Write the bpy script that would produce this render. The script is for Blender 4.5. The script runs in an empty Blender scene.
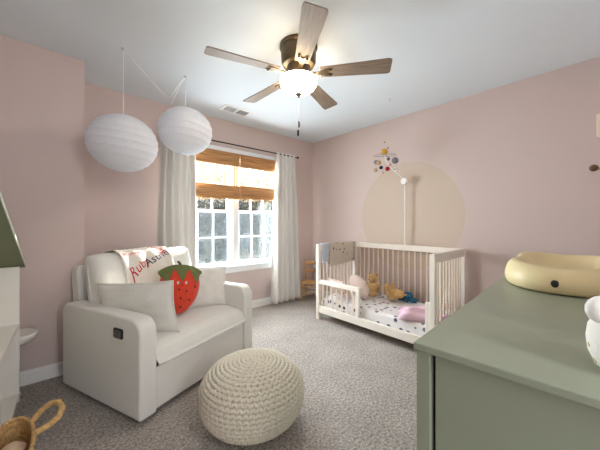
import bpy, bmesh, math, random
from mathutils import Vector, Matrix, noise
random.seed(7)
sc = bpy.context.scene
COL = sc.collection
PI = math.pi
# ------------------------------------------------------------------ camera
cam_d = bpy.data.cameras.new('camera'); cam = bpy.data.objects.new('camera', cam_d); COL.objects.link(cam)
cam_d.sensor_width = 36.0; cam_d.lens = 36.0 * 277.0 / 600.0
cam_d.shift_y = -3.0 / 600.0
cam_d.clip_start = 0.02; cam_d.clip_end = 300
fx, fy = 0.6663, 0.7457
zc = Vector((-fx, -fy, 0)); xc = Vector((fy, -fx, 0)); yc = Vector((0, 0, 1))
M = Matrix((xc, yc, zc)).transposed().to_4x4(); M.translation = (0, 0, 1.16)
cam.matrix_world = M
sc.camera = cam
# ------------------------------------------------------------------ world, sun, exposure
w = bpy.data.worlds.new('world'); sc.world = w; w.use_nodes = True
wb = w.node_tree.nodes['Background']; wb.inputs[0].default_value = (0.93, 0.96, 1.0, 1); wb.inputs[1].default_value = 0.85
def area(name, loc, to, sx, sy, power, color=(1, 1, 1)):
    l = bpy.data.lights.new(name, 'AREA'); l.shape = 'RECTANGLE'; l.size = sx; l.size_y = sy; l.energy = power; l.color = color
    o = bpy.data.objects.new(name, l); COL.objects.link(o); o.location = loc
    o.rotation_euler = (Vector(to) - Vector(loc)).to_track_quat('-Z', 'Y').to_euler(); return o
sun_d = bpy.data.lights.new('sun', 'SUN'); sun_d.energy = 15.0; sun_d.angle = math.radians(0.6); sun_d.color = (1, 0.95, 0.86)
sun = bpy.data.objects.new('sun', sun_d); COL.objects.link(sun)
sun.rotation_euler = Vector((-0.84, -0.43, -0.315)).to_track_quat('-Z', 'Y').to_euler(); sun.location = (8, 8, 6)
area('window_daylight', (1.78, 3.75, 1.35), (1.4, 1.2, 1.75), 1.45, 1.4, 260, (0.84, 0.93, 1.0))
area('added_fill_light', (0.56, -1.25, 1.7), (0.95, 2.2, 1.5), 0.3, 1.1, 9, (0.97, 0.98, 1.0))  # added fill lamp behind the camera, brightens the recliner front
vs = sc.view_settings
vs.view_transform = 'Standard'; vs.look = 'None'; vs.gamma = 1.0; vs.use_curve_mapping = False
vs.exposure = 0.97
sc.cycles.use_denoising = True
sc.cycles.max_bounces = 10; sc.cycles.diffuse_bounces = 6; sc.cycles.transparent_max_bounces = 24

# ------------------------------------------------------------------ helpers
def lin(r, g, b):
    f = lambda c: (c / 255) / 12.92 if c / 255 <= 0.04045 else ((c / 255 + 0.055) / 1.055) ** 2.4
    return (f(r), f(g), f(b), 1)
def mat(name, rgb, rough=0.7, var=0.06, scale=20, bump=0.0, bscale=120, metallic=0, spec=0.35, emit=None, estr=0, trans=0, stretch=None, sheen=0):
    m = bpy.data.materials.new(name); m.use_nodes = True
    nt = m.node_tree; N = nt.nodes; L = nt.links; b = N['Principled BSDF']
    tc = N.new('ShaderNodeTexCoord'); co = tc.outputs['Object']
    if stretch:
        mp = N.new('ShaderNodeMapping'); mp.inputs['Scale'].default_value = stretch; L.new(co, mp.inputs[0]); co = mp.outputs[0]
    c = lin(*rgb)
    n = N.new('ShaderNodeTexNoise'); n.inputs['Scale'].default_value = scale; n.inputs['Detail'].default_value = 4; L.new(co, n.inputs['Vector'])
    r = N.new('ShaderNodeValToRGB'); r.color_ramp.elements[0].position = 0.3; r.color_ramp.elements[1].position = 0.7
    r.color_ramp.elements[0].color = tuple(max(0, x * (1 - var)) for x in c[:3]) + (1,)
    r.color_ramp.elements[1].color = tuple(min(1, x * (1 + var)) for x in c[:3]) + (1,)
    L.new(n.outputs['Fac'], r.inputs[0]); L.new(r.outputs[0], b.inputs['Base Color'])
    b.inputs['Roughness'].default_value = rough; b.inputs['Metallic'].default_value = metallic
    b.inputs['Specular IOR Level'].default_value = spec
    if sheen: b.inputs['Sheen Weight'].default_value = sheen
    if bump:
        n2 = N.new('ShaderNodeTexNoise'); n2.inputs['Scale'].default_value = bscale; n2.inputs['Detail'].default_value = 3; L.new(co, n2.inputs['Vector'])
        bp = N.new('ShaderNodeBump'); bp.inputs['Strength'].default_value = bump; bp.inputs['Distance'].default_value = 0.01
        L.new(n2.outputs['Fac'], bp.inputs['Height']); L.new(bp.outputs[0], b.inputs['Normal'])
    if emit: b.inputs['Emission Color'].default_value = lin(*emit); b.inputs['Emission Strength'].default_value = estr
    if trans:
        t = N.new('ShaderNodeBsdfTranslucent'); L.new(r.outputs[0], t.inputs[0]); mx = N.new('ShaderNodeMixShader'); mx.inputs[0].default_value = trans
        L.new(b.outputs[0], mx.inputs[1]); L.new(t.outputs[0], mx.inputs[2]); L.new(mx.outputs[0], N['Material Output'].inputs[0])
    return m
class MB:
    def __init__(s): s.b = bmesh.new()
    def box(s, lo, hi, m=None):
        g = bmesh.ops.create_cube(s.b, size=1)['verts']
        c = [(a + b) / 2 for a, b in zip(lo, hi)]; d = [abs(b - a) for a, b in zip(lo, hi)]
        T = Matrix.Translation(c) @ Matrix.Diagonal((d[0], d[1], d[2], 1))
        bmesh.ops.transform(s.b, matrix=(m @ T if m else T), verts=g); return s
    def bar(s, p, q, wx, wy, up=(0, 0, 1)):
        p = Vector(p); q = Vector(q); d = q - p; z = d.normalized(); u = Vector(up)
        if abs(z.dot(u)) > 0.98: u = Vector((1, 0, 0))
        x = u.cross(z).normalized(); y = z.cross(x)
        T = Matrix((x, y, z)).transposed().to_4x4(); T.translation = (p + q) / 2
        return s.box((-wx / 2, -wy / 2, -d.length / 2), (wx / 2, wy / 2, d.length / 2), T)
    def tube(s, pts, r, n=10, closed=False, cap=True):
        pts = [Vector(p) for p in pts]; rr = r if isinstance(r, (list, tuple)) else [r] * len(pts)
        rings = []; k = len(pts); ref = Vector((0, 0, 1))
        for i, p in enumerate(pts):
            a = pts[(i - 1) % k] if (closed or i > 0) else p; b = pts[(i + 1) % k] if (closed or i < k - 1) else p
            t = (b - a).normalized()
            if abs(t.dot(ref)) > 0.95: ref = Vector((1, 0, 0)) if abs(t.x) < 0.9 else Vector((0, 1, 0))
            u = ref.cross(t).normalized(); v = t.cross(u); ref = v
            ref = t.cross(u)
            rings.append([s.b.verts.new(p + (u * math.cos(2 * PI * j / n) + v * math.sin(2 * PI * j / n)) * rr[i]) for j in range(n)])
        for i in range(k if closed else k - 1):
            A = rings[i]; B = rings[(i + 1) % k]
            for j in range(n): s.b.faces.new((A[j], A[(j + 1) % n], B[(j + 1) % n], B[j]))
        if not closed and cap: s.b.faces.new(rings[0][::-1]); s.b.faces.new(rings[-1])
        return s
    def lathe(s, prof, n=32, m=None):
        rings = []; vs = []
        for r, z in prof:
            if r < 1e-5: v = s.b.verts.new((0, 0, z)); rings.append([v]); vs.append(v)
            else:
                R = [s.b.verts.new((r * math.cos(2 * PI * j / n), r * math.sin(2 * PI * j / n), z)) for j in range(n)]; rings.append(R); vs += R
        for A, B in zip(rings, rings[1:]):
            for j in range(n):
                k = (j + 1) % n
                if len(A) == 1 and len(B) == 1: continue
                if len(A) == 1: s.b.faces.new((A[0], B[k], B[j]))
                elif len(B) == 1: s.b.faces.new((A[j], A[k], B[0]))
                else: s.b.faces.new((A[j], A[k], B[k], B[j]))
        if m: bmesh.ops.transform(s.b, matrix=m, verts=vs)
        return s
    def ball(s, c, r, n=16, m=None):
        rx, ry, rz = r if isinstance(r, (tuple, list)) else (r, r, r)
        g = bmesh.ops.create_uvsphere(s.b, u_segments=n, v_segments=max(6, n // 2), radius=1)['verts']
        T = Matrix.Translation(c) @ (m if m else Matrix.Identity(4)) @ Matrix.Diagonal((rx, ry, rz, 1))
        bmesh.ops.transform(s.b, matrix=T, verts=g); return s
    def grid(s, f, nu, nv, cu=False, cv=False):
        V = [[s.b.verts.new(f(i / nu, j / nv)) for j in range(nv + (0 if cv else 1))] for i in range(nu + (0 if cu else 1))]
        for i in range(nu):
            for j in range(nv):
                a = V[i]; b = V[(i + 1) % len(V)]; k = (j + 1) % len(a)
                s.b.faces.new((a[j], b[j], b[k], a[k]))
        return s
    def prism(s, poly, y0, y1, axis='x'):
        f = {'x': lambda a, b, t: (t, a, b), 'y': lambda a, b, t: (a, t, b), 'z': lambda a, b, t: (a, b, t)}[axis]
        A = [s.b.verts.new(f(a, b, y0)) for a, b in poly]; B = [s.b.verts.new(f(a, b, y1)) for a, b in poly]
        s.b.faces.new(A[::-1]); s.b.faces.new(B); n = len(poly)
        for i in range(n): s.b.faces.new((A[i], A[(i + 1) % n], B[(i + 1) % n], B[i]))
        return s
    def build(s, name, m, parent=None, bevel=0, seg=3, smooth=True, solid=0, sub=0, weld=0, ang=40):
        if weld: bmesh.ops.remove_doubles(s.b, verts=s.b.verts, dist=weld)
        bmesh.ops.recalc_face_normals(s.b, faces=s.b.faces)
        me = bpy.data.meshes.new(name); s.b.to_mesh(me); s.b.free()
        o = bpy.data.objects.new(name, me); COL.objects.link(o)
        me.materials.append(m)
        if smooth:
            me.shade_smooth()
            try: me.set_sharp_from_angle(angle=math.radians(ang))
            except Exception: pass
        if parent: o.parent = parent
        if solid: d = o.modifiers.new('solid', 'SOLIDIFY'); d.thickness = solid; d.offset = 0
        if bevel: d = o.modifiers.new('bevel', 'BEVEL'); d.width = bevel; d.segments = seg; d.limit_method = 'ANGLE'; d.harden_normals = False
        if sub: d = o.modifiers.new('sub', 'SUBSURF'); d.levels = sub; d.render_levels = sub
        return o
def tag(o, label, cat, group=None, kind=None):
    o['label'] = label; o['category'] = cat
    if group: o['group'] = group
    if kind: o['kind'] = kind
    return o
def thing(name, label, cat, loc=(0, 0, 0), rz=0, group=None):
    o = bpy.data.objects.new(name, None); COL.objects.link(o); o.location = loc; o.rotation_euler = (0, 0, rz); o.empty_display_size = 0.1
    return tag(o, label, cat, group)
def struct(o): o['kind'] = 'structure'; return o
def spow(x, p): return math.copysign(abs(x) ** p, x)
def rounded(y0, z0, y1, z1, rad, n=6):
    """rounded-rectangle polygon, per-corner radii (bl, br, tr, tl)"""
    out = []
    for (cx, cy, a0, r) in ((y0, z0, PI, rad[0]), (y1, z0, 1.5 * PI, rad[1]), (y1, z1, 0, rad[2]), (y0, z1, 0.5 * PI, rad[3])):
        sx = 1 if cx == y0 else -1; sy = 1 if cy == z0 else -1
        if r <= 0: out.append((cx, cy)); continue
        for i in range(n + 1):
            a = a0 + 0.5 * PI * i / n; out.append((cx + sx * r + r * math.cos(a), cy + sy * r + r * math.sin(a)))
    return out

# ------------------------------------------------------------------ materials
def wall_mat(name, circle=None):
    m = mat(name, (209, 191, 185), 0.9, 0.012, 3, 0.05, 250, spec=0.15)
    if circle:
        nt = m.node_tree; N = nt.nodes; L = nt.links; b = N['Principled BSDF']
        old = b.inputs['Base Color'].links[0].from_socket
        tc = N.new('ShaderNodeTexCoord'); sb = N.new('ShaderNodeVectorMath'); sb.operation = 'SUBTRACT'; sb.inputs[1].default_value = circle[:3]
        ml = N.new('ShaderNodeVectorMath'); ml.operation = 'MULTIPLY'; ml.inputs[1].default_value = (0, 1, 1)
        ln = N.new('ShaderNodeVectorMath'); ln.operation = 'LENGTH'; lt = N.new('ShaderNodeMath'); lt.operation = 'LESS_THAN'; lt.inputs[1].default_value = circle[3]
        L.new(tc.outputs['Object'], sb.inputs[0]); L.new(sb.outputs[0], ml.inputs[0]); L.new(ml.outputs[0], ln.inputs[0]); L.new(ln.outputs['Value'], lt.inputs[0])
        mx = N.new('ShaderNodeMixRGB'); L.new(lt.outputs[0], mx.inputs[0]); L.new(old, mx.inputs[1]); mx.inputs[2].default_value = lin(203, 185, 169)
        L.new(mx.outputs[0], b.inputs['Base Color'])
    return m
m_wall = wall_mat('pink_wall_paint')
m_wallc = wall_mat('pink_wall_paint_with_circle', (3.15, 1.62, 1.235, 0.635))
m_ceil = mat('ceiling_paint', (222, 228, 233), 0.95, 0.01, 2, spec=0.1)
m_trim = mat('white_trim', (240, 238, 234), 0.45, 0.01, 5)
m_sash = mat('window_white', (246, 247, 248), 0.4, 0.01, 5)
def carpet_mat():
    m = mat('carpet', (176, 167, 160), 1.0, 0.48, 70, 1.0, 110, spec=0.05)
    nt = m.node_tree; N = nt.nodes; L = nt.links; b = N['Principled BSDF']
    old = b.inputs['Base Color'].links[0].from_socket
    n = N.new('ShaderNodeTexNoise'); n.inputs['Scale'].default_value = 4; n.inputs['Detail'].default_value = 5
    tc = N.new('ShaderNodeTexCoord'); L.new(tc.outputs['Object'], n.inputs['Vector'])
    r = N.new('ShaderNodeValToRGB'); r.color_ramp.elements[0].position = 0.35; r.color_ramp.elements[1].position = 0.65
    r.color_ramp.elements[0].color = (0.86, 0.86, 0.86, 1); r.color_ramp.elements[1].color = (1, 1, 1, 1); L.new(n.outputs['Fac'], r.inputs[0])
    mx = N.new('ShaderNodeMixRGB'); mx.blend_type = 'MULTIPLY'; mx.inputs[0].default_value = 1; L.new(old, mx.inputs[1]); L.new(r.outputs[0], mx.inputs[2])
    L.new(mx.outputs[0], b.inputs['Base Color']); return m
m_carpet = carpet_mat()
m_uph = mat('oatmeal_linen', (222, 219, 213), 0.95, 0.05, 180, 0.25, 420, spec=0.1, sheen=0.2)
m_pil = mat('pillow_linen', (221, 217, 210), 0.95, 0.08, 160, 0.3, 380, spec=0.1)
m_black = mat('black_plastic', (45, 42, 42), 0.5)
m_knit = mat('cream_cotton_knit', (216, 207, 190), 0.95, 0.06, 60, 0.3, 300, spec=0.08)
m_crib = mat('washed_natural_wood', (236, 221, 203), 0.6, 0.06, 12, 0.05, 60, stretch=(3, 3, 0.6))
m_cribw = mat('white_crib_paint', (242, 233, 222), 0.55, 0.03, 10)
m_blade = mat('driftwood_blade', (132, 114, 98), 0.55, 0.25, 7, 0.1, 30, stretch=(1, 12, 12))
m_bronze = mat('brushed_bronze', (98, 84, 66), 0.42, 0.12, 30, metallic=0.75)
m_paper = mat('white_rice_paper', (232, 233, 237), 0.95, 0.02, 30, trans=0.25, spec=0.05)
m_cord = mat('white_cord', (232, 232, 230), 0.7)
m_wire = mat('pale_wire', (200, 200, 200), 0.6)
m_curt = mat('pale_grey_curtain', (228, 224, 219), 0.95, 0.03, 90, 0.15, 300, trans=0.07, spec=0.05)
m_green = mat('sage_green_paint', (138, 144, 125), 0.33, 0.04, 6, 0.03, 40)
m_greend = mat('olive_green_paint', (120, 127, 100), 0.6, 0.04, 6)
m_pad = mat('butter_yellow_foam', (222, 204, 158), 0.45, 0.03, 6, spec=0.3)
m_white = mat('white_lacquer', (238, 234, 228), 0.5, 0.02, 8)
m_rope = mat('tan_rope', (198, 160, 108), 0.9, 0.28, 70, 0.6, 150)
m_oak = mat('honey_oak', (196, 150, 98), 0.55, 0.15, 10, stretch=(4, 4, 0.7))
m_rush = mat('woven_rush', (205, 165, 112), 0.9, 0.25, 60, 0.5, 120)
m_dark = mat('dark_metal_rod', (62, 50, 44), 0.4, metallic=0.5)
m_glass = bpy.data.materials.new('window_glass'); m_glass.use_nodes = True
def _glass():
    N = m_glass.node_tree.nodes; L = m_glass.node_tree.links; N.remove(N['Principled BSDF'])
    a = N.new('ShaderNodeBsdfTransparent'); a.inputs[0].default_value = (0.95, 0.97, 0.97, 1); g = N.new('ShaderNodeBsdfGlossy'); g.inputs['Roughness'].default_value = 0.02
    x = N.new('ShaderNodeMixShader'); x.inputs[0].default_value = 0.05; L.new(a.outputs[0], x.inputs[1]); L.new(g.outputs[0], x.inputs[2]); L.new(x.outputs[0], N['Material Output'].inputs[0])
_glass()
m_screen = bpy.data.materials.new('insect_screen'); m_screen.use_nodes = True
def _scr():
    N = m_screen.node_tree.nodes; L = m_screen.node_tree.links; b = N['Principled BSDF']; b.inputs['Base Color'].default_value = lin(92, 95, 97); b.inputs['Roughness'].default_value = 0.8
    a = N.new('ShaderNodeBsdfTransparent'); x = N.new('ShaderNodeMixShader'); x.inputs[0].default_value = 0.3; L.new(a.outputs[0], x.inputs[1]); L.new(b.outputs[0], x.inputs[2]); L.new(x.outputs[0], N['Material Output'].inputs[0])
_scr()
def bamboo(name, open_frac, tone):
    m = bpy.data.materials.new(name); m.use_nodes = True; N = m.node_tree.nodes; L = m.node_tree.links; b = N['Principled BSDF']
    tc = N.new('ShaderNodeTexCoord'); mp = N.new('ShaderNodeMapping'); mp.inputs['Scale'].default_value = (3, 3, 110); L.new(tc.outputs['Object'], mp.inputs[0])
    n = N.new('ShaderNodeTexNoise'); n.inputs['Scale'].default_value = 1.0; n.inputs['Detail'].default_value = 3; L.new(mp.outputs[0], n.inputs['Vector'])
    r = N.new('ShaderNodeValToRGB'); r.color_ramp.elements[0].position = 0.3; r.color_ramp.elements[1].position = 0.7
    r.color_ramp.elements[0].color = lin(*[c * 0.72 for c in tone]); r.color_ramp.elements[1].color = lin(*[min(255, c * 1.12) for c in tone]); L.new(n.outputs['Fac'], r.inputs[0])
    L.new(r.outputs[0], b.inputs['Base Color']); b.inputs['Roughness'].default_value = 0.6
    bp = N.new('ShaderNodeBump'); bp.inputs['Strength'].default_value = 0.5; bp.inputs['Distance'].default_value = 0.004; L.new(n.outputs['Fac'], bp.inputs['Height']); L.new(bp.outputs[0], b.inputs['Normal'])
    t = N.new('ShaderNodeBsdfTranslucent'); L.new(r.outputs[0], t.inputs[0]); x = N.new('ShaderNodeMixShader'); x.inputs[0].default_value = 0.10
    L.new(b.outputs[0], x.inputs[1]); L.new(t.outputs[0], x.inputs[2]); out = x.outputs[0]
    if open_frac:
        # woven grid: reeds across, warp threads down, with open gaps between
        w1 = N.new('ShaderNodeTexWave'); w1.wave_type = 'BANDS'; w1.bands_direction = 'Z'; w1.inputs['Scale'].default_value = 26; w1.inputs['Distortion'].default_value = 2.0; L.new(tc.outputs['Object'], w1.inputs['Vector'])
        w2 = N.new('ShaderNodeTexWave'); w2.wave_type = 'BANDS'; w2.bands_direction = 'X'; w2.inputs['Scale'].default_value = 9; w2.inputs['Distortion'].default_value = 0.6; L.new(tc.outputs['Object'], w2.inputs['Vector'])
        mi = N.new('ShaderNodeMath'); mi.operation = 'MULTIPLY'; L.new(w1.outputs['Fac'], mi.inputs[0]); L.new(w2.outputs['Fac'], mi.inputs[1])
        rr = N.new('ShaderNodeMapRange'); rr.inputs['From Min'].default_value = 0.02; rr.inputs['From Max'].default_value = 0.45; rr.inputs['To Min'].default_value = 0.5; rr.inputs['To Max'].default_value = open_frac; L.new(mi.outputs[0], rr.inputs['Value'])
        a = N.new('ShaderNodeBsdfTransparent'); y = N.new('ShaderNodeMixShader'); L.new(rr.outputs[0], y.inputs[0]); L.new(out, y.inputs[1]); L.new(a.outputs[0], y.inputs[2]); out = y.outputs[0]
    L.new(out, N['Material Output'].inputs[0]); return m
m_bam = bamboo('woven_bamboo', 0, (190, 138, 86)); m_bamo = bamboo('open_woven_bamboo', 0.97, (205, 164, 120))
def dots(name, base, spot, scale, size, spot2=None):
    m = mat(name, base, 0.95, 0.03, 40, 0.15, 250, spec=0.08); N = m.node_tree.nodes; L = m.node_tree.links; b = N['Principled BSDF']
    old = b.inputs['Base Color'].links[0].from_socket; tc = N.new('ShaderNodeTexCoord')
    v = N.new('ShaderNodeTexVoronoi'); v.inputs['Scale'].default_value = scale; v.inputs['Randomness'].default_value = 0.55; L.new(tc.outputs['Object'], v.inputs['Vector'])
    lt = N.new('ShaderNodeMath'); lt.operation = 'LESS_THAN'; lt.inputs[1].default_value = size; L.new(v.outputs['Distance'], lt.inputs[0])
    mx = N.new('ShaderNodeMixRGB'); L.new(lt.outputs[0], mx.inputs[0]); L.new(old, mx.inputs[1]); mx.inputs[2].default_value = lin(*spot)
    if spot2:
        m2 = N.new('ShaderNodeMixRGB'); m2.inputs[1].default_value = lin(*spot); m2.inputs[2].default_value = lin(*spot2)
        sp = N.new('ShaderNodeSeparateColor'); L.new(v.outputs['Color'], sp.inputs[0]); L.new(sp.outputs[0], m2.inputs[0]); L.new(m2.outputs[0], mx.inputs[2])
    L.new(mx.outputs[0], b.inputs['Base Color']); return m

# ------------------------------------------------------------------ room shell
XR, YW, YB, XB, H = 3.15, 3.22, 2.78, 0.19, 2.44       # crib wall, window wall, bump-out wall, bump-out corner, ceiling
XL, YN = -0.75, -0.35
WX0, WX1, WZ0, WZ1 = 1.03, 2.51, 0.60, 2.03              # window opening
def slab(name, lo, hi, m): return struct(MB().box(lo, hi).build(name, m, smooth=False))
slab('floor', (XL - 0.1, YN - 1.5, -0.1), (XR + 0.12, YW + 0.15, 0), m_carpet)
slab('ceiling', (XL - 0.1, YN - 0.1, H), (XR + 0.12, YW + 0.15, H + 0.1), m_ceil)
slab('wall_right', (XR, YN - 0.1, 0), (XR + 0.12, YW + 0.15, H), m_wallc)
b = MB()
b.box((XB, YW, 0), (WX0, YW + 0.15, H)); b.box((WX1, YW, 0), (XR, YW + 0.15, H))
b.box((WX0, YW, 0), (WX1, YW + 0.15, WZ0)); b.box((WX0, YW, WZ1), (WX1, YW + 0.15, H))
struct(b.build('wall_back', m_wall, smooth=False))
slab('wall_alcove', (XL, YB, 0), (XB, YW + 0.15, H), m_wall)
slab('wall_left', (XL - 0.1, YN, 0), (XL, YW + 0.15, H), m_wall)
b = MB(); b.box((0.85, YN - 0.1, 0), (XR, YN, H)).box((XL - 0.1, YN - 0.1, 0), (-0.5, YN, H)).box((-0.5, YN - 0.1, 2.2), (0.85, YN, H)); struct(b.build('wall_front', m_wall, smooth=False))
def base(name, p, q, nrm):
    p = Vector(p); q = Vector(q); n = Vector(nrm); b = MB()
    for (t, z0, z1) in ((0.016, 0, 0.075), (0.011, 0.075, 0.09), (0.006, 0.09, 0.098)):
        c = p + n * t; lo = [min(p[i], q[i], (p + n * t)[i], (q + n * t)[i]) for i in range(2)]; hi = [max(p[i], q[i], (p + n * t)[i], (q + n * t)[i]) for i in range(2)]
        b.box((lo[0], lo[1], z0), (hi[0], hi[1], z1))
    return struct(b.build(name, m_trim, smooth=False))
base('baseboard_back', (XB + 0.016, YW), (XR - 0.016, YW), (0, -1))
base('baseboard_right', (XR, YN), (XR, YW), (-1, 0))
base('baseboard_alcove', (XL, YB), (XB, YB), (0, -1))
base('baseboard_corner', (XB, YB - 0.016), (XB, YW), (1, 0))
# window: two double-hung units of three columns each
win = struct(bpy.data.objects.new('window_1', None)); COL.objects.link(win); win.location = (0, YW, 0)
b = MB(); c0, c1 = WX0 - 0.075, WX1 + 0.075
b.box((c0, -0.018, WZ0 - 0.02), (WX0, 0, WZ1 + 0.062)); b.box((WX1, -0.018, WZ0 - 0.02), (c1, 0, WZ1 + 0.062)); b.box((WX0, -0.018, WZ1), (WX1, 0, WZ1 + 0.062))
b.build('casing', m_sash, win, bevel=0.004)
b = MB(); b.box((WX0, 0, WZ0), (WX0 + 0.02, 0.15, WZ1)); b.box((WX1 - 0.02, 0, WZ0), (WX1, 0.15, WZ1)); b.box((WX0, 0, WZ1 - 0.02), (WX1, 0.15, WZ1)); b.box((WX0, 0.0, WZ0 - 0.001), (WX1, 0.15, WZ0 + 0.012))
b.box((1.725, 0.0, WZ0), (1.805, 0.15, WZ1)); b.build('window_frame', m_sash, win, bevel=0.003)
b = MB(); b.box((c0 - 0.02, -0.05, WZ0 - 0.022), (c1 + 0.02, 0.02, WZ0 + 0.004)); b.build('window_sill', m_sash, win, bevel=0.006)
MB().box((c0, -0.016, WZ0 - 0.085), (c1, 0, WZ0 - 0.022)).build('apron', m_sash, win, bevel=0.003)
for (x0, x1) in ((1.05, 1.725), (1.805, 2.49)):
    for (z0, z1, y, nr) in ((0.612, 1.317, 0.045, 2), (1.283, 2.012, 0.085, 2)):
        s = 0.036; b = MB(); b.box((x0, y, z0), (x0 + s, y + 0.034, z1)); b.box((x1 - s, y, z0), (x1, y + 0.034, z1)); b.box((x0 + s, y, z0), (x1 - s, y + 0.034, z0 + s)); b.box((x0 + s, y, z1 - s), (x1 - s, y + 0.034, z1))
        gx0, gx1, gz0, gz1 = x0 + s, x1 - s, z0 + s, z1 - s
        for k in (1, 2): xx = gx0 + (gx1 - gx0) * k / 3; b.box((xx - 0.009, y + 0.006, gz0), (xx + 0.009, y + 0.028, gz1))
        zz = (gz0 + gz1) / 2; b.box((gx0, y + 0.0065, zz - 0.009), (gx1, y + 0.0275, zz + 0.009))
        so = b.build('sash', m_sash, win, bevel=0.002, seg=1)
        MB().box((gx0, y + 0.015, gz0), (gx1, y + 0.018, gz1)).build('pane', m_glass, so, smooth=False)
    so = MB().box((x0 + 0.005, 0.128, 0.62), (x1 - 0.005, 0.129, 1.30)).build('screen', m_screen, win, smooth=False)
    b = MB(); b.box((x0, 0.124, 0.61), (x0 + 0.014, 0.134, 1.31)); b.box((x1 - 0.014, 0.124, 0.61), (x1, 0.134, 1.31)); b.box((x0, 0.124, 1.296), (x1, 0.134, 1.31)); b.build('screen_rim', m_wire, so, smooth=False)

# ------------------------------------------------------------------ outdoors
m_grass = mat('dry_grass', (128, 130, 100), 1, 0.3, 6); m_bark = mat('bark', (112, 104, 96), 1, 0.3, 20)
m_leaf = [mat('dull_leaves', (96, 100, 84), 0.9, 0.3, 3), mat('dark_leaves', (70, 75, 68), 0.9, 0.3, 3), mat('pale_leaves', (120, 120, 104), 0.9, 0.3, 3)]
struct(MB().box((-15, 4.0, -0.62), (40, 40, -0.5)).build('ground_outside', m_grass, smooth=False))
def tree(x, y, h, r, nl, k, label):
    t = thing('tree', label, 'tree', (x, y, -0.5), 0, 'trees outside the window'); b = MB()
    pts = [(0.05 * math.sin(i * 1.3), 0.05 * math.cos(i), h * 0.9 * i / 8) for i in range(9)]
    b.tube(pts, [0.13 * (1 - i / 9.5) * h / 5 for i in range(9)], 8)
    tips = []
    for i in range(26):
        z = h * random.uniform(0.12, 0.85); a = random.uniform(0, 2 * PI); l = r * random.uniform(0.5, 1.0) * (1.1 - 0.5 * z / h)
        p = Vector((0, 0, z)); q = p + Vector((math.cos(a) * l, math.sin(a) * l, l * random.uniform(0.1, 0.6))); mid = (p + q) / 2 + Vector((0, 0, 0.08 * l)); b.tube([p, mid, q], [0.03, 0.02, 0.008], 5); tips += [mid, q]
    b.build('trunk', m_bark, t)
    b = MB()
    for i in range(nl):
        c = random.choice(tips) + Vector([random.gauss(0, 0.24 * r) for _ in range(3)])
        if c.z < 0.1: continue
        s = random.uniform(0.05, 0.11); u = Vector([random.gauss(0, 1) for _ in range(3)]).normalized(); v = u.orthogonal().normalized()
        vv = [b.b.verts.new(c + d) for d in (-u * s, v * s * 0.5, u * s, -v * s * 0.5)]; b.b.faces.new(vv)
    o = b.build('foliage', m_leaf[k], t, smooth=False)
for a in ((4.4, 8.2, 2.7, 1.3, 4200, 1, 'dark bushy tree seen through the left window panes'), (6.3, 9.0, 2.9, 1.4, 4000, 0, 'dull green tree seen through the right window panes'),
          (5.0, 12.5, 3.6, 1.8, 2600, 2, 'pale tree far behind the dark bushy tree outside'), (8.9, 11.0, 3.2, 1.7, 3200, 1, 'tall dark tree at the right edge of the window view')):
    tree(*a)
for a in ((2.6, 10.0, 3.2, 1.5, 2600, 0, 'dull tree at the left edge of the window view'), (7.8, 15.0, 4.4, 2.2, 3400, 2, 'tall pale tree furthest away in the window view')): tree(*a)

# ------------------------------------------------------------------ bamboo roman shades, rod, curtains
def shade(x0, x1, zb, label):
    t = thing('bamboo_shade', label, 'window shade', ((x0 + x1) / 2, YW - 0.03, 2.015), 0, 'bamboo roman shades in the window')
    hw = (x1 - x0) / 2
    MB().box((-hw, -0.012, -0.03), (hw, 0.02, 0.02)).build('head_rail', m_bam, t, bevel=0.003)
    MB().grid(lambda u, v: (-hw + 2 * hw * u, -0.016 - 0.006 * math.sin(v * PI), 0.015 - 0.165 * v), 20, 8).build('valance', m_bam, t, solid=0.005)
    d = 2.015 - zb
    MB().grid(lambda u, v: (-hw + 2 * hw * u, 0.004 - 0.004 * math.sin(v * 3), -0.02 - (d - 0.12) * v), 20, 10).build('woven_panel', m_bamo, t, solid=0.003)
    for i, (y, a, bz) in enumerate(((0.0, 0.175, 0.10), (-0.012, 0.145, 0.065), (-0.024, 0.115, 0.03), (-0.034, 0.08, 0.0))):
        def fold(u, v, y=y, a=a, bz=bz):
            ph = v * PI; return (-hw + 2 * hw * u, y - 0.010 * math.sin(ph), -d + bz + (a - bz) * (1 - v) )
        MB().grid(fold, 20, 8).build('fold', m_bam, t, solid=0.006)
shade(1.04, 1.793, 1.445, 'left woven bamboo roman shade, half raised over the left window')
shade(1.80, 2.495, 1.455, 'right woven bamboo roman shade, half raised beside the right curtain')
t = thing('curtain_rod', 'thin dark metal curtain rod above the window', 'curtain rod', (0, YW, 0))
MB().tube([(0.85, -0.125, 2.115), (2.725, -0.125, 2.115)], 0.008).build('rod', m_dark, t)
for x in (0.85, 2.725): MB().ball((x, -0.125, 2.115), 0.016).build('finial', m_dark, t)
for x in (0.96, 2.62): MB().tube([(x, 0, 2.115), (x, -0.125, 2.115)], 0.006).box((x - 0.012, -0.006, 2.085), (x + 0.012, 0, 2.145)).build('bracket', m_dark, t, ang=30)
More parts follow.
